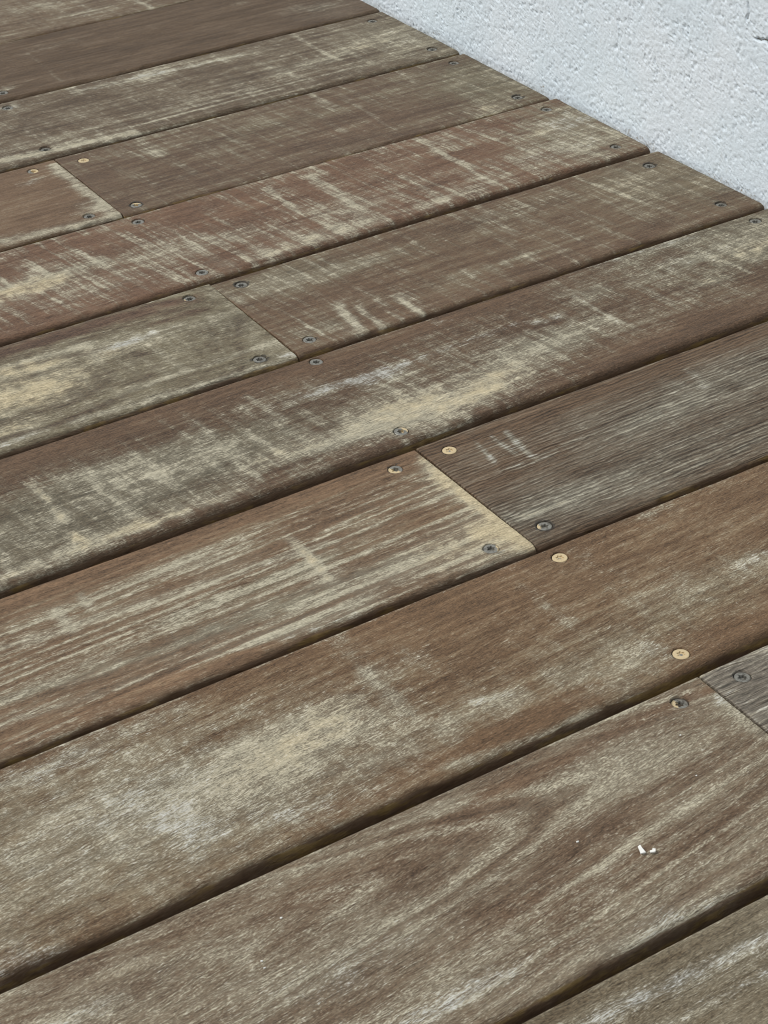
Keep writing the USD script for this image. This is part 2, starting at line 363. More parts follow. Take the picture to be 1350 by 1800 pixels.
def wear_and_light_fields(v, y0, y1, base, marks, holes=()):
    """pale, grey, tan / dark, white, side amounts at the plank's vertices; marks were measured on the photograph"""
    X, Y, Z = v.T
    F = {c: np.full(len(v), base.get(c, 0.0)) for c in 'pgtdws'}
    wob = np.c_[X * 30, Y * 45, 0 * X]
    dx, dy = 0.012 * (meshkit.fbm(wob, 3, 31) - 0.5), 0.009 * (meshkit.fbm(wob, 3, 32) - 0.5)
    rag = meshkit.fbm(np.c_[X * 95, Y * 130, 0 * X + 4], 3, 33)
    for mk in marks:
        kinds, coords, la, lb, amp = mk[:5]
        if len(coords) == 2:                                   # a patch: half-lengths along and across the grain, in mm
            cx, cy = on_deck(coords)[0]
            d2 = ((X + dx - cx) / (la / 1000)) ** 2 + ((Y + dy - cy) / (lb / 1000)) ** 2
            w = (0.5 + 0.85 * rag) / (1 + d2 ** 1.6)
        else:                                                  # a stroke from one point to another, la = half-width in mm, lb = softness at the ends in mm
            (ax, ay), (bx, by) = on_deck([coords[:2], coords[2:]])
            L = math.hypot(bx - ax, by - ay); ux, uy = (bx - ax) / L, (by - ay) / L
            s = (X + dx * 0.4 - ax) * ux + (Y + dy * 0.4 - ay) * uy; t = -(X + dx * 0.4 - ax) * uy + (Y + dy * 0.4 - ay) * ux
            over = np.maximum(np.maximum(-s, s - L), 0) / (lb / 1000)
            w = np.exp(-over ** 2) * np.exp(-0.55 * (t / (la / 1000)) ** 2) * (0.35 + 1.1 * rag)
        for c, a in zip(kinds, amp if isinstance(amp, (tuple, list)) else (amp,) * len(kinds)): F[c] += a * w * (1.3 if c == 'p' and a > 0 else 1.0)
    F['p'] += 0.55 * np.exp(-((y1 - 0.0011 - Y) / 0.0008) ** 2) * rag  # far edge: worn, with its bright highlight painted into the pale colour
    drop = np.clip((-Z - 0.0012) / 0.0022, 0, 1)
    F['s'] += drop
    for (hx, hy, rr) in holes:                                 # recess shade painted as dark colour inside the countersinks
        inside = (np.hypot(X - hx, Y - hy) < rr + 0.0009) & (Z < -0.0007)
        F['d'][inside] = 1.2; F['s'][inside] = 0
    return F


def star(r, a, lobes=6, n=72):
    t = np.linspace(0, 2 * np.pi, n, endpoint=False)
    rr = r + a * np.cos(lobes * t)
    return np.c_[rr * np.cos(t), rr * np.sin(t)]


def screw(plank_path, x, y, dust, turn, depth, label=None, tilt=(0, 0)):
    """a countersunk screw with a six-lobed drive; dust = None or (direction, amount) of the sanding dust packed on it"""
    R = 0.0049
    prof = np.array([[0, -0.012], [0.0018, -0.012], [0.0020, -0.0042], [0.0046, -0.0012], [R, -0.0008], [R, -0.00028], [R - 0.0003, 0.0], [0, 0.0]])
    cs = manifold3d.CrossSection([prof])
    head = manifold3d.Manifold.revolve(cs, 48)
    full = dust is not None and dust[1] > 0.9
    rec = manifold3d.Manifold.extrude(manifold3d.CrossSection([star(0.0022, 0.00042)]), 0.0020, scale_top=(1.12, 1.12)).translate((0, 0, -0.0008 if full else -0.0019))
    head = head - rec
    head = head.refine_to_length(0.0011)
    m = head.to_mesh(); v = np.asarray(m.vert_properties)[:, :3].astype(float); f = np.asarray(m.tri_verts).astype(int)
    if full: v[:, 2] += np.where(v[:, 2] > -0.001, 0.0003 * (meshkit.fbm(v * 700 + x * 90, 2, 5) - 0.5), 0)
    c, s = math.cos(turn), math.sin(turn)
    dv = np.full(len(v), 0.05)
    if dust is not None:
        dir_, amt = dust
        if full: dv[:] = 1.0; dv[np.hypot(v[:, 0], v[:, 1]) < 0.0013] = 0.42
        else:
            side = (v[:, 0] * math.cos(dir_ - turn) + v[:, 1] * math.sin(dir_ - turn)) / R
            dv = amt + 0.75 * side - 0.15
            dv[(v[:, 2] < -0.0006) & (np.hypot(v[:, 0], v[:, 1]) < 0.003)] += 0.2
    v = np.c_[v[:, 0] * c - v[:, 1] * s, v[:, 0] * s + v[:, 1] * c, v[:, 2]]
    v[:, 2] += v[:, 0] * tilt[0] + v[:, 1] * tilt[1]
    v += [x, y, -depth]
    tm = trimesh.Trimesh(v, f, process=False)
    tm2 = trimesh.graph.smooth_shade(tm, angle=math.radians(35), facet_minarea=None)
    near = __import__('scipy.spatial', fromlist=['cKDTree']).cKDTree(v).query(tm2.vertices)[1]
    p = put(plank_path, 'screw', (np.array(tm2.vertices), np.array(tm2.faces)), M_SCREW, True, {'dust': dv[near]})
    if label: tag(p, label)


DECK = '/World/deck'
deck = group_prim('deck')
tag(deck, 'weathered hardwood deck of worn brown and grey planks in front of the white wall', 'deck')

# every plank: row, left end, right end, wood, ring field, base wear, marks, screws (pixel x, y, dust, depth in mm)
L_END = -1.6
RED = srgb(122, 92, 74); GREY = srgb(124, 116, 100)


def rows_of_growth(v, y0, bend=0.004, slope=0.01, f=1.7, seed=0.0):
    X, Y = v[:, 0], v[:, 1]
    return (Y - y0) + slope * X + bend * (meshkit.fbm(np.c_[X * f, Y * 3, 0 * X + seed], 2, 41) - 0.5) * 2


def arches(cx_px, cy_px, stretch, sign=1.0):
    """cathedral figure: nested arches whose tips lie along the line through the pixel given"""
    (cx, cy), = on_deck([(cx_px, cy_px)])
    def ring(v, y0):
        X, Y = v[:, 0], v[:, 1]
        d = 0.012 * (meshkit.fbm(np.c_[X * 9, Y * 20, 0 * X], 3, 43) - 0.5)
        return 0.55 * np.sqrt(((X - cx) * stretch * 1.0) ** 2 + (Y - cy) ** 2 + 0.00002) + d
    return ring


def cathedral(cx_px, cy_px, run, blunt):
    """open arches whose tips point towards the wall"""
    (cx, cy), = on_deck([(cx_px, cy_px)])
    def ring(v, y0):
        X, Y = v[:, 0], v[:, 1]
        d = 0.010 * (meshkit.fbm(np.c_[X * 9, Y * 20, 0 * X], 3, 43) - 0.5)
        return 0.6 * np.sqrt((Y - cy + 0.02 * (X - cx)) ** 2 + blunt ** 2) + run * (X - cx) + d
    return ring


def plain(**k): return lambda v, y0: rows_of_growth(v, y0, **k)


STEEL = None
PLANKS = []


def plank(row, xa, xb, mat, ring, base, marks=(), screws=(), label=None, **solid): PLANKS.append((row, xa, xb, mat, ring, base, marks, screws, label, solid))


J = 0.0007                                     # half the butt joint
END = {-1: .449, 0: .449, 1: .4485, 2: .449, 3: .4485, 4: .4515, 5: .4490, 6: .4470, 7: .4450, 8: .4460, 9: .447}

# ---- nearest row, bottom right of the picture
plank(-1, L_END, END[-1], wood('wood_nearest', srgb(120, 100, 80), srgb(124, 115, 98), fl=0.006, fw=0.0010, slant=0.05, kf=0.6, kl=0.3, kr=0.1, seed=11.0), plain(seed=1.0), dict(p=.20, g=.62),
      [('pw', (1010, 1812, 1365, 1640), 4.5, 10, (.42, .8)), ('pw', (1150, 1815, 1365, 1700), 3.0, 10, (.26, .6)), ('g', (1330, 1600), 40, 20, .2), ('p', (1200, 1660), 60, 10, -.1)],
      [], 'nearest plank, grey brown with two whitish streaks')

# ---- row 0: broad speckled plank and, past its butt joint, a grey one
plank(0, L_END, -J, wood('wood_speckled', srgb(126, 98, 80), srgb(138, 126, 108), fl=0.0058, fw=0.0010, slant=0.10, kf=0.70, kr=0.80, kl=0.30, ks=.10, rs=270.0, seed=23.0, contrast=0.8, pores=0.6),
      cathedral(760, 1500, .085, .016), dict(p=.33, g=.55),
      [('p', (880, 1385, 1240, 1215), 3.5, 15, -.4), ('g', (880, 1385, 1240, 1215), 4.0, 15, -.6), ('p', (1020, 1320, 1220, 1230), 4, 10, .22), ('p', (330, 1640, 900, 1390), 4, 20, -.10),
       ('pw', (1160, 1608), 9, 5, (.35, .6)), ('pw', (1090, 1665, 1280, 1570), 2.6, 8, (.35, .3)), ('p', (1010, 1690, 1140, 1640), 3, 8, .2), ('p', (640, 1660), 60, 22, .10), ('pw', (600, 1715), 45, 12, (.14, .4)),
       ('pw', (760, 1775), 60, 7, (.2, .7)), ('pw', (130, 1790), 30, 6, (.25, .5)), ('p', (300, 1720), 50, 10, .08), ('g', (820, 1440), 25, 12, -.45), ('g', (1060, 1440), 30, 10, -.35), ('p', (1080, 1350), 40, 14, .12),
       ('g', (1000, 1560), 60, 12, -.3), ('pg', (1270, 1230, 1345, 1290), 5, 5, (.22, .3)), ('pw', (1265, 1232), 5, 6, (.3, .7)), ('g', (560, 1570), 50, 10, -.3), ('d', (1222, 1206, 1236, 1200), 1.0, 2, .8),
       ('g', (820, 1440), 60, 40, .1), ('d', (760, 1560), 3, 1.5, .5)],
      [(1195, 1233, (2.8, .35), 1.0)], 'broad plank of greyish brown speckled grain, arched figure, at the lower joint')
plank(0, J, END[0], wood('wood_silver', srgb(112, 100, 88), srgb(126, 119, 110), fl=0.020, fw=0.0013, slant=-0.02, kf=0.7, kr=0.35, groove=.5, gp=.0042, rs=420.0, seed=5.0, pores=0.9), plain(slope=-.05, seed=3.0), dict(p=.26, g=1.0, w=.25, d=.05),
      [('d', (1290, 1212, 1305, 1205), .8, 4, .0), ('d', (1258, 1213, 1300, 1196), 0.5, 2, .9), ('d', (1300, 1160, 1345, 1140), 2.0, 6, .35), ('pw', (1330, 1260), 14, 5, (.2, .4))],
      [(1305, 1188, None, .5)], 'silver grey plank beyond the lower joint')

# ---- row 1: one long plank
plank(1, L_END, END[1], wood('wood_rusty', srgb(126, 96, 74), srgb(140, 126, 104), fl=0.0058, fw=0.0010, slant=0.10, kf=0.7, kt=0.10, kr=0.12, kl=0.5, seed=31.0, contrast=0.85), plain(seed=4.0, slope=.02), dict(p=.08, g=.20),
      [('pg', (330, 1440), 130, 48, (.20, .5)), ('pg', (60, 1480), 120, 60, (.20, .5)), ('pt', (560, 1290), 34, 12, (.42, .35)), ('pt', (455, 1345), 46, 20, (.36, .35)), ('pt', (560, 1250, 610, 1235), 6, 8, (.3, .3)),
       ('w', (180, 1450), 150, 55, .22), ('pw', (250, 1405), 34, 14, (.20, .3)), ('pw', (90, 1345), 40, 10, (.16, .3)), ('p', (20, 1380, 330, 1240), 3, 10, .20), ('pw', (40, 1690), 22, 7, (.3, .7)), ('pw', (310, 1440, 360, 1480), 12, 12, (.18, .5)),
       ('p', (20, 1330, 700, 1045), 4.5, 20, -.30), ('g', (20, 1330, 900, 985), 7, 20, -.55), ('p', (760, 1080), 60, 26, -.10), ('g', (760, 1080), 70, 26, -.2),
       ('p', (600, 1130, 680, 1220), 5, 10, .20), ('p', (660, 1180, 740, 1150), 5, 10, .14), ('pw', (835, 1235, 895, 1218), 2.2, 4, (.42, .5)), ('pg', (850, 1250), 34, 9, (.18, .3)), ('p', (780, 1255, 800, 1300), 4, 8, .16),
       ('pg', (1050, 1165), 30, 11, (.20, .4)), ('pg', (1105, 1200), 26, 8, (.24, .4)), ('pg', (1180, 1080), 80, 22, (.12, .35)), ('pg', (1290, 1010), 50, 14, (.15, .3)), ('pw', (1330, 985), 18, 6, (.14, .4)),
       ('p', (920, 1035, 950, 1062), 3, 6, .2), ('p', (970, 1075, 1000, 1100), 5, 6, .16), ('p', (1010, 965, 1070, 1010), 7, 8, .14), ('p', (1020, 900, 1150, 905), 3, 6, .1), ('p', (1140, 905), 20, 5, .18),
       ('pg', (1020, 1262, 1120, 1222), 3.0, 10, (.34, .4)), ('pg', (800, 1345, 1000, 1272), 2.4, 10, (.30, .4)), ('p', (690, 1330), 26, 10, .2), ('g', (880, 1290), 70, 9, -.4), ('p', (880, 1290), 70, 8, -.12),
       ('g', (1300, 1110), 30, 8, -.4), ('pw', (1150, 1140), 7, 8, (.22, .4)), ('p', (1130, 1190, 1145, 1205), 4, 3, -.3), ('p', (560, 1110, 720, 1260), 3.5, 12, .12), ('pw', (470, 1440, 560, 1420), 5, 14, (.16, .5)),
       ('p', (500, 1560, 640, 1490), 7, 18, .14), ('g', (620, 1420), 30, 10, -.3)],
      [(984, 982, (0, 1.0), .15, 'screw head packed with tan sanding dust'), (1197, 1150, (0, 1.0), .15, 'screw head packed with tan sanding dust')], 'long brown plank with two dust filled screws and a pale cream patch')

# ---- row 2: striped plank left of the joint, dark ribbed plank right of it
plank(2, L_END, -J, wood('wood_striped', srgb(134, 104, 84), srgb(130, 120, 100), fl=0.0080, fw=0.0011, slant=-0.03, kf=0.45, kr=1.05, kl=0.30, rs=170.0, groove=.45, gp=.0075, seed=47.0, contrast=0.75, lo=.22, hi=.98, pores=.45),
      plain(bend=.006, slope=-.055, seed=6.0), dict(p=.30, g=.30),
      [('p', (10, 1052, 740, 790), 7.5, 10, -.75), ('g', (10, 1052, 740, 790), 8, 10, -.5), ('p', (10, 1075, 700, 825), 6, 20, -.12),
       ('pt', (735, 797, 935, 962), 5, 3, (.62, .75)), ('pt', (790, 850), 12, 16, (.30, .6)), ('pt', (830, 955), 44, 22, (.32, .5)), ('pt', (880, 930), 18, 20, (.25, .5)), ('p', (760, 905), 26, 6, -.35),
       ('pt', (510, 945, 575, 1012), 2.6, 3, (.55, .5)), ('p', (575, 1010), 14, 9, .3), ('p', (660, 1030), 34, 9, .22), ('pg', (320, 1080, 520, 1000), 4, 20, (.25, .5)), ('pg', (0, 1235, 560, 1050), 4, 20, (.24, .45)),
       ('p', (0, 1140, 560, 960), 3.2, 20, .28), ('p', (100, 1070, 125, 1110), 3, 3, .35), ('p', (140, 1045, 155, 1062), 2, 3, .35), ('pg', (350, 1110, 700, 985), 5, 20, (.16, .4)), ('g', (530, 1000), 22, 5, .6),
       ('p', (240, 1215, 560, 1105), 4, 15, -.30), ('g', (300, 1200), 90, 12, -.35), ('p', (0, 1300, 400, 1160), 4, 15, -.22), ('pg', (470, 1120, 640, 1060), 4.5, 12, (.35, .4)), ('pw', (510, 1118, 620, 1080), 2.2, 8, (.3, .4)),
       ('p', (350, 1155), 30, 12, .16), ('p', (0, 1275, 230, 1200), 3, 15, .22), ('pw', (750, 1040, 920, 972), 2.0, 8, (.35, .4)), ('p', (330, 985), 20, 6, .18), ('p', (360, 1000, 400, 985), 4, 8, .22),
       ('dw', (880, 972), 7, 2.5, (.35, .3))],
      [(695, 823, (3.6, .62), .1), (863, 964, (-.6, .12), -.2)], 'plank striped with cream growth rings, left of the middle joint')
plank(2, J, END[2], wood('wood_ribbed', srgb(110, 86, 70), srgb(112, 102, 89), pale=srgb(154, 149, 132), fl=0.022, fw=0.0012, slant=-0.015, kf=0.34, kr=0.45, kt=0.05, kl=0.32, rs=420.0, seed=53.0, contrast=.9, groove=.9, pores=.8),
      plain(bend=.003, slope=-.03, seed=8.0), dict(p=.17, g=.52),
      [('p', (740, 800, 1350, 575), 9, 10, -.3), ('g', (740, 800, 1350, 575), 10, 10, -.5), ('g', (870, 820), 50, 26, -.45), ('p', (850, 850), 30, 20, -.1),
       ('pw', (862, 765, 905, 795), 1.6, 3, (.45, .5)), ('pw', (888, 757, 930, 800), 2.0, 3, (.5, .5)), ('pw', (838, 778, 870, 810), 1.4, 3, (.4, .5)), ('pw', (900, 820, 960, 800), 3, 8, (.25, .3)),
       ('pg', (1150, 730), 45, 12, (.20, .5)), ('pg', (1300, 660), 60, 18, (.20, .5)), ('pg', (1180, 800), 130, 18, (.10, .35)), ('pgt', (1130, 735), 14, 7, (.16, .3, .3)), ('pg', (980, 880), 60, 10, (.24, .4)),
       ('pg', (1120, 860, 1330, 775), 3, 15, (.22, .4)), ('p', (1050, 700), 26, 8, -.1), ('pw', (1210, 650, 1240, 680), 3, 5, (.18, .3)), ('pt', (925, 905, 985, 882), 2.4, 6, (.3, .4))],
      [(790, 791, (0, 1.0), .1, 'screw head packed with tan sanding dust'), (957, 922, (2.6, .18), .2)], 'dark plank with fine straight ribbed grain, right of the middle joint')

# ---- row 3: long plank with the big cream patch
plank(3, L_END, END[3], wood('wood_scoured', srgb(112, 86, 70), srgb(114, 106, 90), fl=0.0085, fw=0.00105, slant=0.04, kf=0.62, kt=0.30, kr=0.12, kl=0.55, seed=61.0, lo=.12, hi=1.06, tslant=0.16, contrast=.9), plain(seed=9.0, slope=.02), dict(p=.13, g=.20),
      [('p', (0, 812, 520, 645), 11, 15, -.30), ('g', (0, 812, 520, 645), 11, 15, -.40), ('p', (560, 640, 900, 520), 7, 15, -.25), ('g', (560, 640, 900, 520), 7, 15, -.3),
       ('pw', (660, 662), 22, 8, (.34, .75)), ('pw', (560, 690), 22, 7, (.30, .7)), ('pw', (610, 672, 900, 575), 3, 15, (.16, .5)), ('pt', (750, 715), 58, 25, (.50, .28)), ('pt', (700, 715), 26, 10, (.2, .4)), ('pt', (845, 690), 34, 10, (.36, .5)),
       ('pg', (640, 760), 52, 10, (.36, .3)), ('pt', (500, 800), 40, 9, (.26, .35)), ('pg', (560, 790, 740, 735), 5, 12, (.22, .3)),
       ('pg', (180, 870), 150, 30, (.14, .75)), ('pg', (60, 940), 80, 30, (.10, .7)), ('pg', (330, 820), 60, 22, (.18, .5)), ('ptw', (0, 1020, 420, 868), 4.2, 12, (.40, .45, .2)), ('pt', (240, 925), 20, 6, (.25, .5)),
       ('pt', (55, 850, 112, 915), 2.6, 4, (.42, .5)), ('pt', (128, 938, 150, 955), 4, 5, (.34, .6)), ('p', (60, 840, 200, 830), 2, 10, .1), ('pg', (165, 840, 225, 910), 3, 6, (.28, .3)), ('p', (215, 815), 30, 8, .22),
       ('p', (440, 700, 490, 735), 3.2, 6, .35), ('p', (350, 745, 430, 830), 2.6, 8, .22), ('p', (410, 790, 460, 845), 2.0, 6, .26), ('p', (530, 700, 600, 760), 3, 8, -.22), ('p', (400, 690, 440, 720), 3, 6, .15), ('p', (330, 760, 350, 740), 3, 6, .15),
       ('d', (270, 935, 420, 880), 2.2, 10, .33), ('d', (860, 700, 900, 675), 2, 6, .35), ('d', (620, 775, 680, 757), 1.5, 6, .25), ('d', (500, 835, 720, 760), 2.0, 8, .18), ('p', (540, 850, 760, 770), 2.6, 6, -.4), ('d', (170, 880), 60, 12, .22), ('d', (60, 900), 30, 10, .16), ('d', (330, 870), 40, 8, .15), ('d', (600, 760), 30, 7, .14),
       ('pg', (985, 590), 42, 16, (.28, .3)), ('pw', (940, 570, 990, 555), 3, 6, (.36, .6)), ('pw', (1010, 520, 1090, 570), 1.8, 4, (.45, .4)), ('pg', (1040, 515), 20, 9, (.26, .3)), ('pg', (920, 620), 40, 14, (.24, .3)), ('pt', (900, 650), 26, 8, (.3, .3)),
       ('pgw', (1040, 465, 1200, 420), 4, 12, (.28, .3, .5)), ('pg', (1120, 450), 50, 14, (.14, .3)), ('pgw', (1240, 450), 46, 10, (.30, .4, .3)), ('pgt', (1320, 440), 40, 14, (.34, .7, .5)), ('pgt', (1245, 494), 18, 7, (.34, .3, .4)),
       ('g', (1310, 395), 50, 22, .7), ('p', (1310, 395), 50, 18, .18), ('p', (1120, 500, 1180, 540), 3, 6, .12), ('pg', (1290, 480), 40, 14, (.16, .3)), ('p', (1170, 600), 70, 12, -.25), ('g', (1200, 590), 70, 14, -.35),
       ('p', (760, 560, 800, 590), 4, 6, .2), ('pw', (790, 560), 14, 5, (.16, .4)), ('d', (640, 812, 1010, 678), 2.6, 10, .55), ('p', (1150, 595, 1170, 612), 4, 6, .2)],
      [(556, 636, None, .1), (705, 760, (.4, .22), -.2), (1328, 388, None, .7)], 'long plank scoured to a big cream patch beside its lower screw', )

# ---- row 4
plank(4, L_END, -J, wood('wood_knotted', srgb(112, 86, 74), srgb(128, 120, 100), fl=0.0095, fw=0.0012, slant=-0.05, kf=0.50, kr=0.40, kl=0.45, kt=.12, rs=190.0, seed=71.0, contrast=.9), arches(20, 700, .42), dict(p=.28, g=.80),
      [('p', (0, 618, 330, 525), 6, 15, -.50), ('g', (0, 618, 330, 525), 7, 15, -.75), ('g', (320, 555), 30, 8, -.5), ('p', (310, 560), 30, 8, -.2), ('pt', (55, 690), 46, 20, (.36, .95)), ('pt', (30, 650), 40, 9, (.30, .7)), ('pt', (20, 755), 28, 7, (.26, .6)),
       ('pw', (230, 598), 24, 5, (.30, .85)), ('pt', (215, 610), 34, 9, (.2, .4)), ('p', (0, 650, 150, 605), 2.4, 10, .30), ('p', (140, 600, 175, 630), 3, 6, .3), ('g', (400, 545), 40, 26, .3), ('p', (410, 560), 32, 20, .20), ('pt', (390, 510), 14, 8, (.2, .3)),
       ('p', (250, 680, 500, 595), 3, 15, .26), ('p', (150, 735, 480, 637), 2.6, 14, .40), ('d', (90, 720, 330, 640), 1.8, 14, .38), ('d', (170, 730, 420, 640), 1.2, 14, .32), ('d', (300, 668, 470, 578), 1.0, 12, .38), ('d', (160, 625), 34, 14, .28), ('d', (130, 740), 50, 6, .3), ('d', (420, 560), 20, 4, .2),
       ('d', (330, 540, 380, 525), 0.9, 4, .6), ('d', (395, 538, 408, 534), 1.0, 3, .7), ('p', (240, 690, 430, 625), 1.8, 10, -.2), ('pw', (505, 622), 10, 3, (.35, .8)), ('pw', (15, 780), 24, 3, (.35, .7)), ('p', (60, 790, 380, 680), 2, 12, -.35),
       ('d', (0, 738, 14, 733), 1, 3, .8), ('d', (0, 745), 3, 2, .7), ('g', (480, 620), 30, 6, .3)],
      [(333, 524, (3.3, .1), .6), (456, 629, None, .4)], 'olive worn plank with a tan knotty patch, ending at the upper joint')
plank(4, J, END[4], wood('wood_russet', srgb(116, 90, 74), srgb(118, 107, 89), fl=0.0085, fw=0.0012, slant=0.02, kf=0.40, kt=0.42, kr=0.12, kl=0.40, seed=83.0, lo=.12, hi=1.06, tslant=0.14, contrast=.6, pores=.3), plain(seed=14.0), dict(p=.15, g=.24),
      [('g', (1190, 310), 60, 60, .75), ('p', (1210, 300), 60, 50, .10), ('pt', (1120, 330), 22, 30, (.12, .3)), ('g', (520, 480), 50, 22, .4), ('p', (500, 490), 45, 16, .22), ('g', (470, 490), 40, 16, .4),
       ('p', (592, 528, 638, 588), 3.6, 2.5, .55), ('p', (630, 538, 672, 576), 2.6, 3, .45), ('p', (662, 530, 706, 562), 2.0, 4, .28), ('p', (695, 518, 742, 552), 3.4, 2.5, .52), ('pg', (560, 575), 26, 8, (.20, .4)), ('p', (600, 595, 640, 590), 3, 6, .15),
       ('pg', (640, 460), 34, 8, (.16, .4)), ('g', (830, 420), 90, 26, .10), ('pg', (900, 370), 50, 12, (.16, .3)), ('p', (840, 365, 900, 410), 4, 8, .22), ('p', (985, 440, 1010, 460), 3, 4, .24), ('pg', (860, 470), 70, 8, (.12, .3)), ('d', (1020, 370), 26, 14, .10),
       ('d', (1230, 285), 34, 16, .30), ('d', (1280, 335), 34, 12, .28), ('d', (1170, 275, 1320, 350), 5, 10, .2), ('g', (1060, 320, 1120, 340), 6, 8, .3), ('d', (505, 478), 6, 4, .5), ('g', (680, 560), 40, 8, -.2), ('g', (620, 510), 30, 8, -.3)],
      [(424, 498, None, .45), (544, 596, None, .05), (1142, 289, None, .4), (1268, 358, None, .9)], 'russet plank with short pale scrape marks, right of the upper joint', )

# ---- row 5: cream cross-hatched
plank(5, L_END, END[5], wood('wood_hatched', srgb(126, 94, 78), srgb(126, 116, 98), fl=0.0085, fw=0.0012, slant=0.02, kf=0.48, kt=0.50, kr=0.10, kl=0.42, seed=97.0, lo=.12, hi=1.06, tslant=0.17, contrast=.7, pores=.4), plain(seed=15.0), dict(p=.24, g=.14),
      [('pt', (45, 508), 44, 11, (.50, .85)), ('pg', (110, 480), 40, 9, (.26, .4)), ('p', (150, 515), 50, 10, .2), ('pg', (260, 440), 60, 20, (.10, .2)), ('p', (0, 595, 330, 505), 6, 10, -.25), ('p', (0, 470, 330, 365), 5, 20, -.2),
       ('p', (470, 332, 530, 376), 2.8, 3, .50), ('p', (545, 312, 650, 388), 4.2, 4, .40), ('p', (580, 330, 640, 372), 2, 3, .2), ('p', (735, 246, 868, 322), 2.6, 3, .42), ('pt', (785, 352), 30, 6, (.40, .3)), ('p', (710, 312, 785, 352), 2.6, 4, .3),
       ('pt', (590, 402), 34, 9, (.36, .2)), ('pt', (510, 436), 40, 8, (.36, .3)), ('pg', (620, 362), 40, 14, (.2, .1)), ('pg', (395, 420), 34, 12, (.26, .2)), ('p', (345, 440, 400, 470), 6, 8, .22), ('p', (480, 400, 560, 420), 4, 8, .2),
       ('g', (1020, 225), 55, 65, .8), ('pw', (1000, 215), 42, 20, (.22, .6)), ('pt', (950, 230), 22, 12, (.26, .6)), ('pw', (990, 262), 40, 12, (.24, .3)), ('p', (1060, 245), 40, 30, .18), ('p', (900, 245, 960, 290), 4, 6, .2), ('p', (820, 240), 26, 10, .15),
       ('g', (430, 380), 50, 8, -.2), ('p', (420, 372), 40, 8, -.2), ('p', (880, 262), 26, 9, -.25), ('d', (1050, 232), 10, 3, .35), ('d', (965, 200), 26, 3, .3), ('d', (1060, 222), 20, 10, .16)],
      [(243, 391, None, .3), (355, 479, None, -.1), (961, 193, None, .5), (1083, 257, None, .9)], 'reddish plank cross hatched with cream scrape marks, pale at the wall')

# ---- row 6
plank(6, L_END, -J, wood('wood_pinkish', srgb(128, 100, 82), srgb(128, 120, 102), fl=0.009, fw=0.0012, kf=0.45, kr=0.25, kl=0.4, seed=103.0, contrast=.6, pores=.3), plain(seed=17.0), dict(p=.10, g=.12),
      [('pt', (92, 288, 212, 383), 5, 2, (.62, .15)), ('pt', (0, 425, 212, 380), 5.5, 4, (.60, .2)), ('p', (160, 365), 22, 14, .35), ('pw', (60, 318), 18, 5, (.24, .4)), ('p', (110, 335), 20, 5, .12)],
      [(58, 300, (0, .85), .1), (157, 380, None, .4)], 'pinkish plank with a cream rim at its end, left of the uppermost joint')
plank(6, J, END[6], wood('wood_dusky', srgb(112, 88, 74), srgb(118, 110, 92), fl=0.0095, fw=0.0013, kf=0.36, kt=0.40, kl=0.42, kr=0.1, seed=109.0, lo=.12, hi=1.06, tslant=0.16, contrast=.55, pores=.25), plain(seed=18.0), dict(p=.15, g=.22),
      [('g', (860, 140), 55, 60, .8), ('p', (850, 140), 50, 40, .16), ('pt', (858, 190), 20, 12, (.30, .5)), ('p', (600, 165, 720, 245), 2.2, 6, .24), ('p', (700, 122, 730, 148), 3, 5, .2), ('pg', (250, 250, 280, 270), 4, 6, (.3, .2)), ('pg', (330, 215), 40, 10, (.2, .3)),
       ('pg', (450, 230), 60, 22, (.10, .25)), ('p', (215, 275), 10, 8, .15), ('p', (320, 310), 14, 6, .2), ('d', (880, 130), 28, 14, .30), ('d', (820, 92, 950, 160), 5, 10, .2), ('p', (545, 160, 580, 190), 3, 5, .24), ('p', (510, 175), 20, 6, .15), ('g', (640, 220), 60, 14, -.25)],
      [(147, 281, (0, 1.0), .1, 'screw head packed with tan sanding dust'), (239, 358, (1.0, .34), .1), (798, 109, None, .5), (910, 169, None, .5)], 'dusky brown plank right of the uppermost joint')

# ---- row 7
plank(7, L_END, END[7], wood('wood_bleached', srgb(112, 92, 78), srgb(124, 116, 100), fl=0.010, fw=0.0013, kf=0.48, kr=0.30, kt=0.22, kl=0.45, rs=200.0, seed=113.0, contrast=.7, pores=.35), plain(seed=19.0), dict(p=.26, g=.30),
      [('pt', (0, 285, 230, 235), 3.6, 8, (.62, .3)), ('p', (240, 222, 480, 160), 1.4, 12, .5), ('p', (330, 190, 600, 125), 1.5, 12, .25), ('pw', (150, 158, 420, 98), 3.5, 12, (.36, .4)), ('pw', (260, 130), 20, 5, (.2, .4)), ('pw', (14, 190), 14, 5, (.4, .6)),
       ('p', (380, 170), 60, 14, .12), ('p', (515, 62, 590, 105), 2, 4, .3), ('pt', (645, 80), 26, 10, (.34, .5)), ('pg', (560, 110), 40, 12, (.2, .2)), ('g', (720, 65), 50, 60, .6), ('pw', (740, 60), 45, 30, (.14, .3)), ('d', (665, 50), 22, 6, .4), ('d', (700, 45, 800, 85), 5, 8, .22), ('d', (150, 215), 40, 8, .12), ('pw', (620, 30), 30, 5, (.2, .5)),
       ('g', (130, 225), 70, 10, -.2), ('p', (640, 115), 30, 6, .2), ('d', (60, 270, 220, 240), 1.0, 8, .3)],
      [(14, 190, None, .2), (80, 262, None, 1.2), (655, 37, None, .5), (760, 87, None, .6)], 'bleached plank with a broken cream line along its near edge')
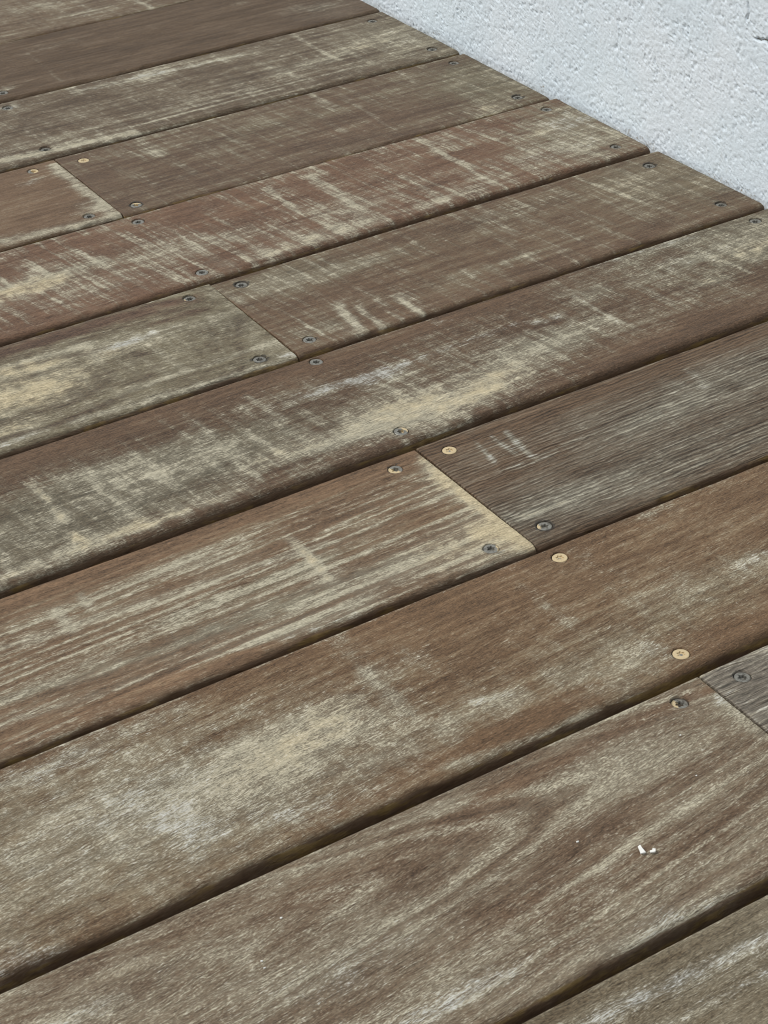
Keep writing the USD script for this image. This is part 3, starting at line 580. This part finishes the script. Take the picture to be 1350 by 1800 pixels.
plank(8, L_END, END[8], wood('wood_chocolate', srgb(102, 80, 64), srgb(104, 90, 76), fl=0.010, fw=0.0013, kf=0.34, kl=0.38, kt=.15, seed=127.0, contrast=.5, pores=.2), plain(seed=20.0), dict(p=.05, g=.20),
      [('p', (50, 95, 105, 140), 1.6, 6, .2), ('pg', (90, 80), 30, 8, (.2, .2)), ('p', (10, 155), 14, 6, .35), ('g', (590, 15), 50, 40, .7), ('p', (560, 10), 40, 20, .24), ('d', (570, 10), 20, 6, .3), ('p', (420, 5), 20, 6, .15)],
      [(5, 163, None, .3)], 'dark chocolate brown plank, the plainest one')
plank(9, L_END, END[9], wood('wood_distant', srgb(122, 98, 82), srgb(126, 116, 98), fl=0.010, fw=0.0013, kf=0.45, kr=0.35, kl=0.4, kt=.15, rs=180.0, seed=131.0, contrast=.6, pores=.3), plain(seed=22.0), dict(p=.26, g=.36),
      [('p', (240, 0, 275, 18), 2.4, 4, .5), ('p', (150, 20), 20, 6, .25), ('p', (60, 10), 40, 10, .15)], [], 'farthest plank in view, brown with pale scrapes')

for n_, (row, xa, xb, mat, ring, base, marks, screws, label, solid) in enumerate(PLANKS):
    holes = [(*on_deck([s[:2]])[0], 0.0055) for s in screws]
    lift, tip = 0.0007 * math.sin(n_ * 4.3 + 1), 0.007 * math.sin(n_ * 2.9)
    v, f, y0, y1 = plank_solid(row, xa, xb, holes, 3.7 * n_ + 1, end_round=(0.0008, 0.0007 if xb < 0.1 else 0.003), lift=lift, tip=tip, **solid)
    around = [('d', s[:2], 6.9, 6.9, .45) for s in screws if not (s[2] and s[2][1] > .9)]
    F = wear_and_light_fields(v, y0, y1, base, list(marks) + around, holes)
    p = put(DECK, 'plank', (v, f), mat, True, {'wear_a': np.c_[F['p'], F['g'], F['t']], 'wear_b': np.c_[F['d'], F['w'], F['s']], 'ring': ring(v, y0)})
    if label: tag(p, label)
    for i, s in enumerate(screws):
        x, y = on_deck([s[:2]])[0]
        screw(str(p.GetPath()), x, y, s[2], 0.7 * i + 1.9 * n_, s[3] / 1000 - lift - tip * (y - (y0 + y1) / 2) + (0 if s[2] and s[2][1] > .9 else 0.0004), s[4] if len(s) > 4 else None, (0.03 * math.sin(n_ * 5 + i), 0.03 * math.cos(n_ * 3 + i)))

# planks past the frame, and the joists that carry them all
spare = wood('wood_spare', RED, GREY, kt=.2, kr=.2, seed=151.0)
for row in (-3, -2, 10, 11):
    v, f, y0, y1 = plank_solid(row, L_END, 0.448, [], row * 2.3, visible=False)
    F = wear_and_light_fields(v, y0, y1, dict(p=.2, g=.4), [])
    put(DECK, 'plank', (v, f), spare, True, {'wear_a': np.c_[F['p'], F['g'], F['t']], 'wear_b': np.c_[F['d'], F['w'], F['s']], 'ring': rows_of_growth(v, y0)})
for jx in (-1.35, -0.9, -0.45, 0.0, 0.415):
    b = trimesh.creation.box((0.06, 2.25, 0.09)); b.apply_translation((jx, 0.6, -THICK - 0.0465))
    put(DECK, 'joist', b, M_JOIST, False)

# ------------------------------------------------------------------ flakes and crumbs lying on the planks
def flake(outline_px, label, category, thick=0.0007, group=None, z=0.0004, name='paint_flake'):
    xy = on_deck(outline_px); c = xy.mean(0)
    poly = manifold3d.CrossSection([xy - c])
    if poly.area() < 1e-9: poly = manifold3d.CrossSection([(xy - c)[::-1]])
    m = manifold3d.Manifold.extrude(poly, thick).refine_to_length(0.0012).to_mesh()
    v = np.asarray(m.vert_properties)[:, :3].astype(float)
    v[:, 2] += 0.0005 * meshkit.fbm(v * 500 + c[0] * 100, 2, 3) + v[:, 0] * 0.05
    v += [c[0], c[1], z]
    tag(put('/World', name, (v, np.asarray(m.tri_verts).astype(int)), M_FLAKE, 30), label, category, group)


flake([(1121, 1491), (1125, 1488), (1129, 1494), (1135, 1501), (1126, 1503), (1124, 1497)], 'larger white paint flake lying on the broad speckled plank', 'paint flake')
flake([(1142, 1498), (1146, 1497), (1147, 1494), (1152, 1495), (1152, 1500), (1143, 1501)], 'smaller white paint flake just right of the larger one', 'paint flake')


def crumb(px, r_mm, label, seed, z=0.0003, at=None):
    x, y = on_deck([px])[0]
    s = trimesh.creation.icosphere(1, r_mm / 1000)
    s.vertices *= (1.3, 0.8, 0.6); s.vertices += 0.5 * r_mm / 1000 * (meshkit.noise(s.vertices * 1200 + seed, 2)[:, None] - 0.5)
    s.apply_translation((x, y, z))
    tag(put('/World', 'crumb', s, M_FLAKE, True), label, 'crumb')


crumb((1015, 1480), .7, 'tiny white crumb left of the two paint flakes', 1)
crumb((1224, 1364), .45, 'tiny white crumb right of the arched grain, below the lower joint screw', 2)
crumb((494, 1614), .6, 'tiny white crumb on the speckled plank near its far edge', 3)
crumb((460, 1690), .6, 'upper of two tiny white crumbs near the bottom of the speckled plank', 4)
crumb((465, 1702), .55, 'lower of two tiny white crumbs near the bottom of the speckled plank', 5)
crumb((1196, 1293), .5, 'tiny white crumb below the dusty screw at the lower joint', 6)
